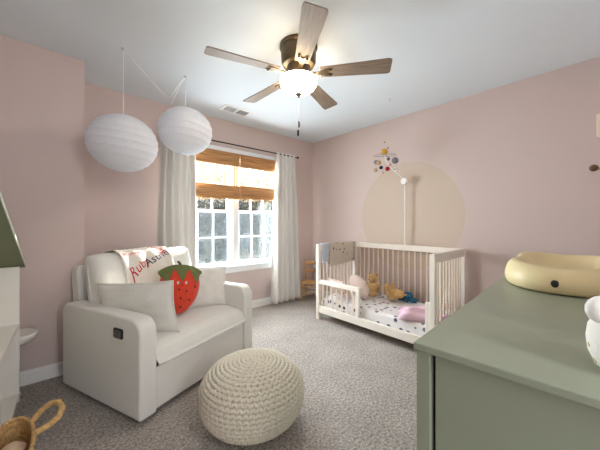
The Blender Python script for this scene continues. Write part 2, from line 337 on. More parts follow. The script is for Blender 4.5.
def curtain(xa, xb, n, label, spread, seed):
    ph0 = seed
    def f(u, v):
        z = 2.135 - 2.10 * v
        k = spread * v
        x = xa - k * 0.6 + (xb - xa + k) * u + 0.006 * math.sin(9 * v + 5 * u)
        amp = 0.034 + 0.022 * v
        y = -0.125 + amp * math.sin(2 * PI * n * (u + 0.03 * math.sin(3 * v + ph0)) + ph0) * (0.75 + 0.25 * math.sin(7 * u + ph0)) - 0.012 * v
        return (x, YW + min(y, -0.079), z)
    o = MB().grid(f, n * 14, 40).build('curtain', m_curt, solid=0.004)
    o.data.shade_smooth()
    return tag(o, label, 'curtain', 'pale grey curtains on the window rod')
curtain(0.83, 1.20, 5, 'left pale grey curtain, hanging behind the recliner', 0.06, 0.4)
curtain(2.325, 2.69, 5, 'right pale grey curtain, hanging to the carpet by the small chair', 0.14, 1.7)

# ------------------------------------------------------------------ ceiling fan
fan = thing('ceiling_fan', 'five-blade wood ceiling fan with lit glass bowl', 'ceiling fan', (1.335, 1.51, H))
MB().lathe([(0, 0), (0.135, 0), (0.138, -0.02), (0.125, -0.03), (0.128, -0.045), (0.125, -0.12), (0.112, -0.145), (0.085, -0.155), (0.085, -0.2), (0, -0.2)], 40).build('motor_housing', m_bronze, fan)
MB().lathe([(0, -0.2), (0.09, -0.2), (0.10, -0.215), (0.10, -0.23), (0.125, -0.24), (0.125, -0.25), (0, -0.25)], 36).build('light_fitter', m_bronze, fan)
m_bowl = mat('lit_glass_bowl', (255, 244, 214), 0.3, 0.02, 8, emit=(255, 246, 228), estr=13)
bowl = MB().lathe([(0.128, -0.243), (0.134, -0.25), (0.137, -0.262), (0.13, -0.285), (0.112, -0.31), (0.085, -0.33), (0.05, -0.343), (0, -0.348)], 40).build('light_bowl', m_bowl, fan)
MB().lathe([(0, -0.346), (0.022, -0.346), (0.024, -0.352), (0.014, -0.360), (0.010, -0.372), (0, -0.378)], 20).build('finial', m_bronze, bowl)
for k in range(5):
    a = math.radians(-82.5 - 41.2 + 72 * k)
    T = Matrix.Rotation(a, 4, 'Z') @ Matrix.Translation((0, 0, -0.205)) @ Matrix.Rotation(math.radians(-12), 4, 'X')
    b = MB(); outl = []
    L0, L1 = 0.16, 0.648
    def hw(s): return 0.049 + 0.020 * s
    pts = [(L0, -hw(0)), (L0 + 0.25, -hw(0.5)), (L1 - 0.03, -hw(1))] + [(L1 - 0.03 + 0.03 * math.sin(i * PI / 6), -hw(1) + 0.03 * (1 - math.cos(i * PI / 6)) * 0.5) for i in (1, 2, 3)]
    pts = pts + [(x, -y) for x, y in pts[::-1]]
    b.prism(pts, -0.004, 0.004, 'z')
    bl = b.build('blade', m_blade, fan, bevel=0.0015, seg=1); bl.matrix_local = T
    b = MB(); b.prism([(0.085, -0.016), (0.15, -0.014), (0.20, -0.034), (0.235, -0.036), (0.245, -0.02), (0.215, -0.008), (0.215, 0.008), (0.245, 0.02), (0.235, 0.036), (0.20, 0.034), (0.15, 0.014), (0.085, 0.016)], -0.012, -0.0045, 'z')
    b.ball((0.225, 0.026, -0.013), 0.008, 8).ball((0.225, -0.026, -0.013), 0.008, 8)
    b.build('blade_bracket', m_bronze, bl, bevel=0.002, seg=1)
for (dx, dy, l) in ((0.006, 0.003, 0.19), (-0.006, -0.002, 0.255)):
    c = MB().tube([(dx, dy, -0.355), (dx, dy, -0.355 - l)], 0.0016, 6).build('pull_chain', m_wire, fan)
    MB().lathe([(0, 0), (0.005, -0.002), (0.0075, -0.012), (0.0075, -0.04), (0.005, -0.045), (0, -0.046)], 12, Matrix.Translation((dx, dy, -0.355 - l))).build('chain_pull', m_black, c)
pl = bpy.data.lights.new('fan_bulb', 'POINT'); pl.energy = 0.9; pl.color = (1, 0.72, 0.36); pl.shadow_soft_size = 0.05
po = bpy.data.objects.new('fan_bulb', pl); COL.objects.link(po); po.location = (1.32 - 0.10, 1.52 - 0.13, H - 0.235)
po2 = po.copy(); po2.data = pl; COL.objects.link(po2); po2.location = (1.32 + 0.13, 1.52 - 0.05, H - 0.235)
po3 = po.copy(); po3.data = pl; COL.objects.link(po3); po3.location = (1.32 - 0.02, 1.52 + 0.15, H - 0.235)

# ------------------------------------------------------------------ paper lanterns, vent, ceiling hook
def lantern(hx, hy, zc, r, tilt, label):
    t = thing('paper_lantern', label, 'paper lantern', (hx, hy, H), 0, 'white paper lanterns')
    n = 12; prof = []
    for i in range(n * 6 + 1):
        ph = -PI / 2 * 0.93 + PI * 0.93 * i / (n * 6)
        rr = r * math.cos(ph) * (1 - 0.022 * abs(math.sin(PI * i / 6)) ** 0.6 + 0.016); prof.append((rr, r * 0.9 * math.sin(ph)))
    T = Matrix.Translation((0, 0, zc - H)) @ Matrix.Rotation(tilt[0], 4, 'X') @ Matrix.Rotation(tilt[1], 4, 'Y')
    sh = MB().lathe(prof, 56, T).build('shade', m_paper, t)
    b = MB(); b.tube([T @ Vector((math.cos(a) * r * 0.11, math.sin(a) * r * 0.11, r * 0.9 * 0.985)) for a in [i * PI / 10 for i in range(20)]], 0.0025, 6, closed=True)
    b.tube([T @ Vector((-r * 0.11, 0, r * 0.89)), T @ Vector((0, 0, r * 0.95)), T @ Vector((r * 0.11, 0, r * 0.89))], 0.0025, 6)
    b.build('wire_frame', m_wire, sh)
    MB().tube([(0, 0, zc - H + r * 0.85), (0, 0, -0.02)], 0.003, 6).build('cord', m_cord, t)
    MB().lathe([(0, 0), (0.016, 0), (0.016, -0.005), (0.006, -0.009), (0.004, -0.022), (0, -0.022)], 16).build('ceiling_hook', m_wire, t)
    return t
l1 = lantern(0.390, 2.39, 1.738, 0.228, (0.10, 0.06), 'larger white paper lantern on the left, above the recliner')
l2 = lantern(0.872, 2.485, 1.955, 0.222, (-0.05, 0.08), 'smaller white paper lantern on the right, in front of the curtain')
# the swag cords of the second lantern: hook to hook, sagging
def sagz(s_, d): return -0.012 - d * ((s_ / 0.74) ** 1.1 if s_ < 0.74 else ((1 - s_) / 0.26) ** 1.25)
def swag(d, o): return [Vector((-0.482 * (1 - s_), -0.095 * (1 - s_) + o * math.sin(PI * s_), sagz(s_, d))) for s_ in [i / 24 for i in range(25)]]
sag = swag(0.28, 0.0)
MB().tube(sag, 0.002, 6).build('swag_cord', m_cord, l2)
sag2 = swag(0.22, 0.05)
MB().tube(sag2, 0.002, 6).build('swag_cord', m_cord, l2)
t = thing('air_vent', 'white ceiling air vent near the window wall', 'vent', (1.575, 2.86, H))
b = MB(); b.box((-0.17, -0.085, -0.008), (0.17, -0.06, 0)); b.box((-0.17, 0.06, -0.008), (0.17, 0.085, 0)); b.box((-0.17, -0.06, -0.008), (-0.145, 0.06, 0)); b.box((0.145, -0.06, -0.008), (0.17, 0.06, 0)); b.box((-0.012, -0.06, -0.008), (0.012, 0.06, 0)); b.build('frame', m_trim, t)
b = MB()
for s in (-1, 1):
    for i in range(8): x = s * (0.02 + 0.0165 * i); b.bar((x, -0.06, -0.006), (x, 0.06, -0.006), 0.002, 0.012, (s * 0.6, 0, 1))
b.build('grille', m_wire, t, smooth=False)
MB().box((-0.145, -0.06, -0.002), (0.145, 0.06, -0.0005)).build('duct_shade_plate', mat('duct_shade_grey', (110, 110, 112), 0.8), t, smooth=False)  # grey sheet, its colour stands in for the shade behind the grille
tag(MB().lathe([(0, 0), (0.018, 0), (0.018, -0.006), (0.006, -0.012), (0.005, -0.03), (0, -0.03)], 16, Matrix.Translation((2.62, 1.53, H))).build('ceiling_hook', m_trim), 'tiny white hook on the bare ceiling beyond the fan', 'hook')

# ------------------------------------------------------------------ recliner and what lies on it
RZ = math.radians(21.5)
chair = thing('recliner', 'oatmeal linen armchair recliner with rounded arms', 'armchair', (0.854, 1.947, 0), RZ)
W2 = 0.525
def armpoly(): return rounded(-0.0, 0.03, 0.86, 0.60, (0.015, 0.02, 0.07, 0.09), 8)
for s in (-1, 1):
    x0, x1 = (s * W2, s * (W2 - 0.108))
    a = MB().prism(armpoly(), min(x0, x1), max(x0, x1), 'x').build('arm', m_uph, chair, bevel=0.038, seg=5, ang=60)
    if s < 0:
        h = MB().prism([(p + 0.20, q + 0.50) for p, q in rounded(-0.045, -0.03, 0.045, 0.03, (0.012,) * 4, 4)], -W2 - 0.006, -W2 + 0.004, 'x').build('recline_handle', m_black, a, bevel=0.002)
        MB().prism([(p + 0.195, q + 0.498) for p, q in rounded(-0.028, -0.02, 0.03, 0.022, (0.008,) * 4, 4)], -W2 - 0.016, -W2 - 0.005, 'x').build('lever', mat('lever_grey', (92, 88, 86), 0.4), h, bevel=0.003)
MB().box((-0.415, 0.018, 0.035), (0.415, 0.84, 0.285)).build('base', m_uph, chair, bevel=0.012)
def seatf(u, v):
    # closed cross-section swept along x: waterfall front
    x = (u * 2 - 1); sx = (1 - abs(x) ** 10) ** 0.1 if abs(x) < 1 else 0
    cs = [(0.0, 0.30), (-0.012, 0.303), (-0.014, 0.312), (0.004, 0.32), (0.012, 0.345), (0.035, 0.385), (0.08, 0.412), (0.16, 0.424), (0.30, 0.43), (0.45, 0.43), (0.56, 0.42), (0.57, 0.36), (0.56, 0.29), (0.3, 0.287), (0.03, 0.287)]
    n = len(cs); f = v * n; i = int(f) % n; t = f - int(f); a = cs[i]; b2 = cs[(i + 1) % n]
    y = a[0] + (b2[0] - a[0]) * t; z = a[1] + (b2[1] - a[1]) * t
    z2 = 0.355 + (z - 0.355) * (0.86 + 0.14 * sx); return (x * 0.414, y, z2)
MB().grid(seatf, 24, 60, cv=True).build('seat_cushion', m_uph, chair, ang=80)
TB = Matrix.Translation((0, 0.70, 0.66)) @ Matrix.Rotation(math.radians(-13), 4, 'X')
def back_cs(ph, T, Hh): return (-T * spow(math.cos(ph), 0.75), Hh * spow(math.sin(ph), 0.5))
def backf(u, v):
    x = -math.cos(PI * u); s = max(0.0, 1 - abs(x) ** 9) ** 0.4; y, z = back_cs(2 * PI * v, 0.125 * s, 0.27 * (0.94 + 0.06 * s)); return TB @ Vector((0.425 * x, y, z))
MB().grid(backf, 40, 64, cv=True).build('back_cushion', m_uph, chair, ang=80)
MB().tube([TB @ Vector((0.428 * spow(math.cos(a), 0.3), 0.0, 0.268 * spow(math.sin(a), 0.3))) for a in [2 * PI * (i + 0.5) / 64 for i in range(64)]], 0.006, 6, closed=True).build('piping', m_uph, chair)
TF = Matrix.Translation((0, 0.82, 0)) @ Matrix.Rotation(math.radians(-7), 4, 'X')
b = MB(); b.prism(rounded(-0.41, 0.03, 0.41, 0.84, (0.01, 0.01, 0.05, 0.05), 6), 0.0, 0.09, 'y'); bmesh.ops.transform(b.b, matrix=TF, verts=b.b.verts); b.build('back_frame', m_uph, chair, bevel=0.02, seg=4)
for x in (-0.45, 0.45):
    for y in (0.08, 0.78): MB().lathe([(0, 0), (0.025, 0), (0.028, 0.032), (0, 0.032)], 14, Matrix.Translation((x, y, 0))).build('foot', m_black, chair)
CW = Matrix.Translation((0.854, 1.947, 0)) @ Matrix.Rotation(RZ, 4, 'Z')
def pillow(name, label, hw, hh, th, T, m, cat='pillow', group=None, flap=0.02):
    t = thing(name, label, cat, T.translation, 0, group); R = T.to_3x3().to_4x4()
    b = MB()
    for s in (-1, 1):
        def f(u, v, s=s):
            x = 2 * u - 1; z = 2 * v - 1
            e = max(0, (1 - abs(x) ** 2.6) * (1 - abs(z) ** 2.6)) ** 0.55
            pin = 1 - 0.07 * (1 - abs(z) ** 2) * abs(x) ** 3; pin2 = 1 - 0.07 * (1 - abs(x) ** 2) * abs(z) ** 3
            w_ = 0.022 * noise.noise(Vector((x * 2.3 + hw * 9, z * 2.3, s * 3.1))) * e
            return R @ Vector((hw * x * pin, s * (th * e + w_) , hh * z * pin2))
        b.grid(f, 28, 28)
    o = b.build('cover', m, t, weld=0.0004, ang=70)
    pts = []
    for i in range(48):
        k = i / 12; e = int(k); q = (k - e) * 2 - 1
        x, z = ((q, -1), (1, q), (-q, 1), (-1, -q))[e]
        pin = 1 - 0.07 * (1 - abs(z) ** 2) * abs(x) ** 3; pin2 = 1 - 0.07 * (1 - abs(x) ** 2) * abs(z) ** 3
        pts.append(R @ Vector((hw * x * pin * 1.005, 0, hh * z * pin2 * 1.005)))
    MB().tube(pts, 0.0055, 6, closed=True).build('piping', m, o)
    return t
P1 = CW @ Matrix.Translation((-0.318, 0.335, 0.575)) @ Matrix.Rotation(math.radians(-69), 4, 'Z') @ Matrix.Rotation(math.radians(8), 4, 'X') @ Matrix.Rotation(math.radians(-3), 4, 'Y')
pillow('throw_pillow', 'oatmeal throw pillow leaning on the left arm of the recliner', 0.275, 0.182, 0.062, P1, m_pil, group='linen pillows on the recliner')
P2 = CW @ Matrix.Translation((0.30, 0.35, 0.59)) @ Matrix.Rotation(math.radians(-33), 4, 'Z') @ Matrix.Rotation(math.radians(-20), 4, 'X') @ Matrix.Rotation(math.radians(3), 4, 'Y')
pillow('throw_pillow', 'oatmeal throw pillow against the right arm, beside the strawberry', 0.185, 0.175, 0.06, P2, m_pil, group='linen pillows on the recliner')
# strawberry pillow
m_red = mat('strawberry_red', (206, 66, 46), 0.9, 0.08, 40, 0.2, 200, spec=0.1, sheen=0.3); m_olive = mat('olive_felt', (106, 112, 70), 0.95, 0.1, 40, 0.2, 200, spec=0.1)
SW = CW @ Matrix.Translation((0.035, 0.35, 0.635)) @ Matrix.Rotation(math.radians(-28), 4, 'Z') @ Matrix.Rotation(math.radians(-17), 4, 'X') @ Matrix.Rotation(math.radians(6), 4, 'Y')
st = thing('strawberry_pillow', 'red strawberry-shaped plush pillow with green leaf crown on recliner', 'pillow', SW.translation); R = SW.to_3x3().to_4x4()
def berry(a, k):   # outline angle, radial k (0 centre..1 rim) -> x,z
    w_ = 0.150; 
    z = math.sin(a); x = math.cos(a)
    wid = 0.150 * (1 + 0.20 * z - 0.16 * z * z) ; return (wid * spow(x, 0.85) * k, (0.20 if z < 0 else 0.175) * spow(z, 0.9) * k)
def berry_s(s, off=0.0, kmax=1.0):
    def f(u, v):
        k = v * kmax; x, z = berry(2 * PI * u, k); y = s * ((0.075 + off) * max(0, 1 - k ** 2.6) ** 0.6); return R @ Vector((x, y, z))
    return f
b = MB(); b.grid(berry_s(-1), 48, 14, cu=True); b.grid(berry_s(1), 48, 14, cu=True); b.build('body', m_red, st, weld=0.0006, ang=80)
def by(x, z):      # front surface at x, z
    a = math.atan2(z / (0.2 if z < 0 else 0.175), x / 0.15); ox, oz = berry(a, 1); k = min(0.995, math.hypot(x, z) / max(1e-4, math.hypot(ox, oz))); return -0.075 * max(0, 1 - k ** 2.6) ** 0.6
b = MB()
for s in (-1, 1):
    def leaf(u, v, s=s):
        x = (2 * u - 1) * 0.163; top = 0.186 - 0.055 * (abs(x) / 0.163) ** 2.4
        low = 0.092 + 0.046 * math.cos(u * 2 * PI * 3) - 0.03 * (abs(2 * u - 1)) ** 2
        z = low + (top - low) * v
        y = by(x * 0.97, min(z, 0.168) * 0.985); y = min(y, -0.004) - 0.007
        if v > 0.999: y = -0.002
        return R @ Vector((x, -s * y, z))
    b.grid(leaf, 48, 12)
b.build('leaf_crown', m_olive, st, weld=0.0008, ang=80)
MB().tube([R @ Vector(p) for p in ((0, 0, 0.17), (-0.008, 0, 0.195), (-0.026, 0, 0.214))], [0.013, 0.011, 0.009], 10).build('stem', mat('dark_stem', (84, 82, 58), 0.9), st)
m_seed = mat('seed_black', (40, 26, 24), 0.7)
for (x, z) in ((-0.02, -0.02), (0.035, -0.035), (-0.07, -0.065), (-0.005, -0.085), (0.06, -0.10), (0.0, -0.150), (-0.045, -0.135), (0.10, 0.0)):
    MB().ball(R @ Vector((x, by(x, z) - 0.0005, z)), (0.0065, 0.004, 0.009), 8, R).build('seed', m_seed, st)
m_eye = mat('eye_white', (245, 240, 236), 0.5)
for x in (-0.028, 0.032):
    e = MB().ball(R @ Vector((x, by(x, 0.03) - 0.0006, 0.03)), (0.0105, 0.004, 0.0105), 12, R).build('eye', m_eye, st)
    MB().ball(R @ Vector((x + 0.003, by(x, 0.03) - 0.0045, 0.029)), (0.006, 0.003, 0.006), 10, R).build('pupil', m_seed, e)
MB().tube([R @ Vector((0.002 + 0.008 * math.cos(a), by(0, 0.02) - 0.002, 0.018 + 0.007 * math.sin(a))) for a in [PI + i * PI / 8 for i in range(9)]], 0.0018, 6).build('mouth', m_seed, st)
# blanket draped over the back cushion
BT, BH = 0.125 + 0.010, 0.27 + 0.010
def drape(x, s):       # s: path parameter, angle around the cushion section (front low 0.. top pi/2.. back)
    y, z = back_cs(s, BT, BH); wv = 0.004 * math.sin(x * 46 + s * 2); return TB @ Vector((x, y - wv - 0.004, z + 0.004))
S0, S1 = -0.42, 2.55
def blf(u, v):
    s = S0 + (S1 - S0) * v; x = -0.275 + 0.42 * u + 0.045 * (1.2 - s) * 0.5; return CW @ drape(x, s)
m_blk = mat('cream_blanket', (226, 218, 208), 0.95, 0.05, 60, 0.2, 220, spec=0.08)
bl = MB().grid(blf, 30, 60).build('baby_blanket', m_blk, solid=0.006, ang=80)
tag(bl, 'cream baby blanket with red and navy lettering draped over recliner back', 'blanket')
m_tred = mat('lettering_red', (196, 52, 66), 0.9); m_tnavy = mat('lettering_navy', (44, 48, 74), 0.9)
def lettering(txt, size, x0, s0, rot, m, name='lettering'):
    c = bpy.data.curves.new('txt', 'FONT'); c.body = txt; c.size = size; c.resolution_u = 2
    o = bpy.data.objects.new('txt', c); COL.objects.link(o)
    dg = bpy.context.evaluated_depsgraph_get(); me = bpy.data.meshes.new_from_object(o.evaluated_get(dg)); bpy.data.objects.remove(o); bpy.data.curves.remove(c)
    bm = bmesh.new(); bm.from_mesh(me)
    bmesh.ops.triangulate(bm, faces=bm.faces)
    bmesh.ops.subdivide_edges(bm, edges=[e for e in bm.edges if e.calc_length() > 0.02], cuts=1)
    ca, sa = math.cos(rot), math.sin(rot)
    for v in bm.verts:
        px, py = v.co.x * ca - v.co.y * sa, v.co.x * sa + v.co.y * ca
        x = x0 + px; s = s0 + py / 0.26
        p = drape(x, s); e = 0.01; tx = drape(x + e, s) - p; ts = drape(x, s + e) - p; n = tx.cross(ts).normalized()
        if n.dot(TB.to_3x3() @ Vector((0, -math.cos(s), math.sin(s)))) < 0: n = -n
        v.co = CW @ (p + n * 0.0045)
    bm.to_mesh(me); bm.free(); me.name = name
    q = bpy.data.objects.new(name, me); COL.objects.link(q); q.parent = bl; me.materials.clear(); me.materials.append(m); return q
lettering('Ruby', 0.135, -0.03, 1.45, -1.15, m_tred)
lettering('Astrid', 0.10, -0.08, 0.12, 0.40, m_tnavy)
lettering('Joanna', 0.062, -0.24, 1.20, -0.08, m_tnavy)
lettering('Ruby', 0.07, -0.24, 0.62, 0.18, m_tred)
lettering('Ruby', 0.085, -0.2, -0.05, 0.5, m_tred)
lettering('Joanna', 0.06, 0.09, 1.30, -1.2, m_tnavy)

# ------------------------------------------------------------------ knitted pouf
def pouf():
    R_, Hh = 0.288, 0.355; NP = 800
    pr = [(R_ * spow(math.cos(p), 0.80), 0.012 + Hh / 2 + Hh / 2 * spow(math.sin(p), 0.86)) for p in [PI / 2 - PI * i / NP for i in range(NP + 1)]]
    al = [0]
    for a, c in zip(pr, pr[1:]): al.append(al[-1] + math.hypot(a[0] - c[0], a[1] - c[1]))
    def at(sv):
        k = 0
        lo, hi = 0, NP
        while hi - lo > 1:
            k = (lo + hi) // 2
            if al[k] <= sv: lo = k
            else: hi = k
        t = (sv - al[lo]) / max(1e-9, al[hi] - al[lo]); t = max(0.0, min(1.0, t))
        return pr[lo][0] + (pr[hi][0] - pr[lo][0]) * t, pr[lo][1] + (pr[hi][1] - pr[lo][1]) * t
    b = MB(); b.lathe([(r * 0.985, max(0.004, 0.19 + (z - 0.19) * 0.97)) for r, z in pr[::20]], 64)
    sp = 0.0235; nr = int(al[-1] / sp)
    for i in range(nr):
        s0 = 0.012 + i * sp
        r0, _ = at(s0); n = max(5, round(2 * PI * r0 / 0.031)); m_ = n * 6; pts = []; rad = []
        for k in range(m_):
            q = k / 6.0; tri = abs((q % 1) - 0.5) * 4 - 1        # -1..1 zigzag
            sv = s0 + 0.009 * tri + sp * 0.0; r, z = at(max(0.001, min(al[-1] - 0.001, sv)))
            a = 2 * PI * k / m_ + i * 0.013; pts.append((r * math.cos(a), r * math.sin(a), max(0.010, z))); rad.append(0.0108 * (1 - 0.45 * abs(tri) ** 2))
        b.tube(pts, rad, 7, closed=True)
    o = b.build('knitted_pouf', m_knit, ang=180)
    o.location = (0.862, 1.375, 0)
    return tag(o, 'round cream chunky-knit floor pouf in front of the recliner', 'pouf')
pouf()

# ------------------------------------------------------------------ crib
crib = thing('crib', 'pale wooden toddler crib with spindle sides against the right wall', 'crib', (0, 0, 0))
CX0, CX1, CY0, CY1, CZ = 2.36, 3.115, 0.965, 2.355, 0.89
PW = 0.045
for (x, y, h) in ((CX0, CY1 - PW, CZ), (CX1 - PW, CY1 - PW, CZ), (CX0, CY0, CZ), (CX1 - PW, CY0, CZ)):
    MB().box((x, y, 0), (x + PW, y + PW, h)).build('post', m_cribw, crib, bevel=0.005)
def spin(x, y, z0, z1, par, r=0.0085): MB().tube([(x, y, z0), (x, y, z1)], r, 10).build('spindle', m_crib, par)
bp_ = MB().box((CX1 - 0.038, CY0 + PW, CZ - 0.065), (CX1 - 0.006, CY1 - PW, CZ)).build('back_rail', m_cribw, crib, bevel=0.004)
MB().box((CX1 - 0.036, CY0 + PW, 0.10), (CX1 - 0.008, CY1 - PW, 0.185)).build('lower_rail', m_cribw, crib, bevel=0.004)
nb = 18
for i in range(nb): spin(CX1 - 0.022, CY0 + PW + (CY1 - CY0 - 2 * PW) * (i + 1) / (nb + 1), 0.185, CZ - 0.065, bp_)
for y0 in (CY0, CY1 - PW):
    e = MB().box((CX0 + PW, y0 + 0.006, CZ - 0.075), (CX1 - PW, y0 + PW - 0.006, CZ)).build('end_rail', m_cribw, crib, bevel=0.004)
    MB().box((CX0 + PW, y0 + 0.008, 0.10), (CX1 - PW, y0 + PW - 0.008, 0.185)).build('lower_rail', m_cribw, crib, bevel=0.004)
    for i in range(9): spin(CX0 + PW + (CX1 - CX0 - 2 * PW) * (i + 1) / 10, y0 + PW / 2, 0.185, CZ - 0.075, e)
MB().box((CX0 + 0.006, CY0 + PW, 0.085), (CX0 + PW - 0.006, CY1 - PW, 0.165)).build('front_rail', m_cribw, crib, bevel=0.004)
GY = 1.735
g = MB().box((CX0 + 0.008, GY + PW, 0.425), (CX0 + PW - 0.008, CY1 - PW, 0.475)).box((CX0 + 0.006, GY, 0.165), (CX0 + PW - 0.006, GY + PW, 0.475)).build('guard_rail', m_cribw, crib, bevel=0.004)
for i in range(7): spin(CX0 + PW / 2, GY + PW + (CY1 - PW - GY - PW) * (i + 0.6) / 7.2, 0.165, 0.425, g, 0.009)
g = MB().box((CX0 + 0.006, CY0 + PW, 0.165), (CX0 + PW - 0.006, CY0 + PW + 0.04, 0.475)).build('guard_stub', m_cribw, crib, bevel=0.004)
MB().box((CX0 + PW, CY0 + PW, 0.095), (CX1 - 0.038, CY1 - PW, 0.115)).build('mattress_base', m_crib, crib)
m_sheet = dots('sheet_with_dots', (236, 232, 232), (84, 88, 108), 15, 0.30, (150, 144, 146))
def mattf(): return MB().box((CX0 + 0.05, CY0 + 0.05, 0.117), (CX1 - 0.042, CY1 - 0.05, 0.265))
mt = mattf().build('crib_mattress', m_sheet, bevel=0.03, seg=4)
tag(mt, 'crib mattress in a white sheet printed with dark dots', 'mattress')
MZ = 0.265
# things in the crib
m_ted = mat('brown_plush', (204, 166, 112), 1, 0.2, 60, 0.6, 150, sheen=0.3); m_ted2 = mat('tan_plush', (216, 184, 140), 1, 0.15, 60, 0.5, 150)
def bear(loc, rz, s, label, mm, m2):
    t = thing('teddy_bear', label, 'soft toy', loc, rz); b = MB()
    b.ball((0, 0, 0.085 * s), (0.085 * s, 0.075 * s, 0.09 * s), 18); b.ball((0, -0.01 * s, 0.21 * s), (0.068 * s, 0.06 * s, 0.062 * s), 18)
    for x in (-1, 1):
        b.ball((x * 0.085 * s, -0.03 * s, 0.11 * s), (0.03 * s, 0.035 * s, 0.06 * s), 12, Matrix.Rotation(x * 0.5, 4, 'Y')); b.ball((x * 0.06 * s, -0.09 * s, 0.036 * s), (0.034 * s, 0.07 * s, 0.034 * s), 12)
    b.build('body', mm, t)
    for x in (-1, 1): MB().ball((x * 0.052 * s, 0, 0.262 * s), (0.024 * s, 0.014 * s, 0.024 * s), 12).build('ear', mm, t)
    mz = MB().ball((0, -0.062 * s, 0.198 * s), (0.03 * s, 0.024 * s, 0.024 * s), 12).build('muzzle', m2, t)
    MB().ball((0, -0.086 * s, 0.206 * s), (0.009 * s, 0.006 * s, 0.007 * s), 8).build('nose', m_seed, mz)
    for x in (-1, 1): MB().ball((x * 0.024 * s, -0.058 * s, 0.225 * s), 0.006 * s, 8).build('eye', m_seed, t)
    return t
bear((2.93, 1.93, MZ + 0.006), math.radians(-95), 0.95, 'brown teddy bear sitting against the crib back spindles', m_ted, m_ted2)
tb = bear((2.88, 1.70, MZ + 0.07), math.radians(-70), 0.80, 'golden teddy bear lying on its back beside the blue toy', mat('golden_plush', (212, 172, 112), 1, 0.2, 60, 0.6, 150), m_ted2)
tb.rotation_euler = (math.radians(-82), 0, math.radians(165))
m_blue = mat('teal_plush', (56, 110, 140), 1, 0.3, 25, 0.4, 120)
t = thing('octopus_toy', 'blue plush toy with stubby limbs near crib back spindles', 'soft toy', (2.99, 1.52, MZ))
MB().ball((0, 0, 0.055), (0.05, 0.06, 0.052), 16).build('body', m_blue, t)
for k in range(6):
    a = k * PI / 3; MB().tube([(0.03 * math.cos(a), 0.04 * math.sin(a), 0.03), (0.065 * math.cos(a), 0.085 * math.sin(a), 0.025), (0.085 * math.cos(a + 0.3), 0.115 * math.sin(a + 0.3), 0.018)], [0.022, 0.019, 0.012], 10).build('limb', m_blue, t)
t = thing('round_cushion', 'blush pink round plush cushion leaning behind the guard rail', 'cushion', (2.66, 1.95, MZ + 0.145)); Rc = Matrix.Rotation(math.radians(70), 4, 'Z') @ Matrix.Rotation(math.radians(70), 4, 'X')
MB().ball((0, 0, 0), (0.165, 0.145, 0.07), 24, Rc).build('cover', mat('blush_plush', (226, 204, 194), 1, 0.08, 50, 0.4, 140), t)
MB().ball(Rc @ Vector((0, 0, 0.066)), (0.012, 0.012, 0.008), 10, Rc).build('button', mat('blush_button', (206, 172, 160), 0.8), t)
m_flor = dots('floral_cotton', (228, 206, 196), (150, 104, 92), 20, 0.3, (92, 94, 104))
pillow('floral_pillow', 'small floral pillow lying behind the crib guard rail', 0.16, 0.11, 0.05, Matrix.Translation((2.53, 2.13, MZ + 0.12)) @ Matrix.Rotation(math.radians(75), 4, 'Z') @ Matrix.Rotation(math.radians(-35), 4, 'X'), m_flor)
m_pinkb = mat('pink_fleece', (224, 190, 204), 1, 0.06, 40, 0.4, 160)
def cloth_pile(hw, hd, h, seed):
    def f(u, v):
        x = 2 * u - 1; y = 2 * v - 1; e = max(0, (1 - abs(x) ** 4) * (1 - abs(y) ** 4)) ** 0.4
        n = noise.noise(Vector((x * 1.8 + seed, y * 1.8, 0.3))); return (hw * x * (1 + 0.1 * n), hd * y * (1 + 0.12 * noise.noise(Vector((y, x * 2, seed)))), 0.004 + h * e * (0.8 + 0.5 * n))
    return f
o = MB().grid(cloth_pile(0.16, 0.21, 0.08, 2.2), 30, 30).build('pink_blanket', m_pinkb, solid=0.006, ang=80); o.location = (2.60, 1.18, MZ); o.rotation_euler = (0, 0, 0.5)
tag(o, 'folded pale pink fleece blanket on the crib sheet', 'blanket')
t = thing('bunny_toy', 'small white plush bunny sitting at the crib back right corner', 'soft toy', (2.96, 1.09, MZ)); b = MB(); mwp = mat('white_plush', (236, 228, 222), 1, 0.05, 50, 0.4, 140)
b.ball((0, 0, 0.05), (0.045, 0.04, 0.052), 14).ball((-0.005, 0, 0.125), (0.036, 0.034, 0.034), 14).ball((-0.045, 0.03, 0.018), (0.03, 0.018, 0.018), 10).ball((-0.045, -0.03, 0.018), (0.03, 0.018, 0.018), 10).build('body', mwp, t)
for y in (-0.016, 0.016): MB().ball((0, y, 0.175), (0.009, 0.012, 0.032), 10).build('ear', mwp, t)
MB().lathe([(0.047, 0.02), (0.05, 0.05), (0.036, 0.088)], 16).build('vest', mat('rose_knit', (200, 150, 140), 1, 0.1, 60), t, solid=0.004)
# cloths hung over the window-side end of the crib
m_moon = dots('grey_beige_muslin', (206, 195, 182), (110, 104, 104), 15, 0.2)
YE = CY1 - PW / 2
def hang(name, label, x0, x1, zf, zb, m, th=0.03):
    def f(u, v):
        x = x0 + (x1 - x0) * u; s = v
        df, db = CZ - zf - 0.04 * u, CZ - zb
        tot = df + db + 0.06; d = s * tot
        if d < df: z = CZ + 0.008 - (df - d); y = YE - 0.024 - 0.003 * math.sin(u * 9 + z * 5) - 0.003
        elif d < df + 0.06: q = (d - df) / 0.06; y = YE - 0.027 + 0.054 * q; z = CZ + 0.008 + 0.004 * math.sin(PI * q)
        else: z = CZ + 0.008 - (d - df - 0.06); y = YE + 0.027 + 0.003 * math.sin(u * 9 + z * 5)
        return (x + 0.012 * (CZ - z) * math.sin(u * 5), y, z)
    return tag(MB().grid(f, 24, 50).build(name, m, solid=0.006, ang=80), label, 'blanket')
hang('muslin_blanket', 'grey-beige dotted muslin blanket hung over the crib end', 2.55, 3.05, 0.60, 0.62, m_moon)
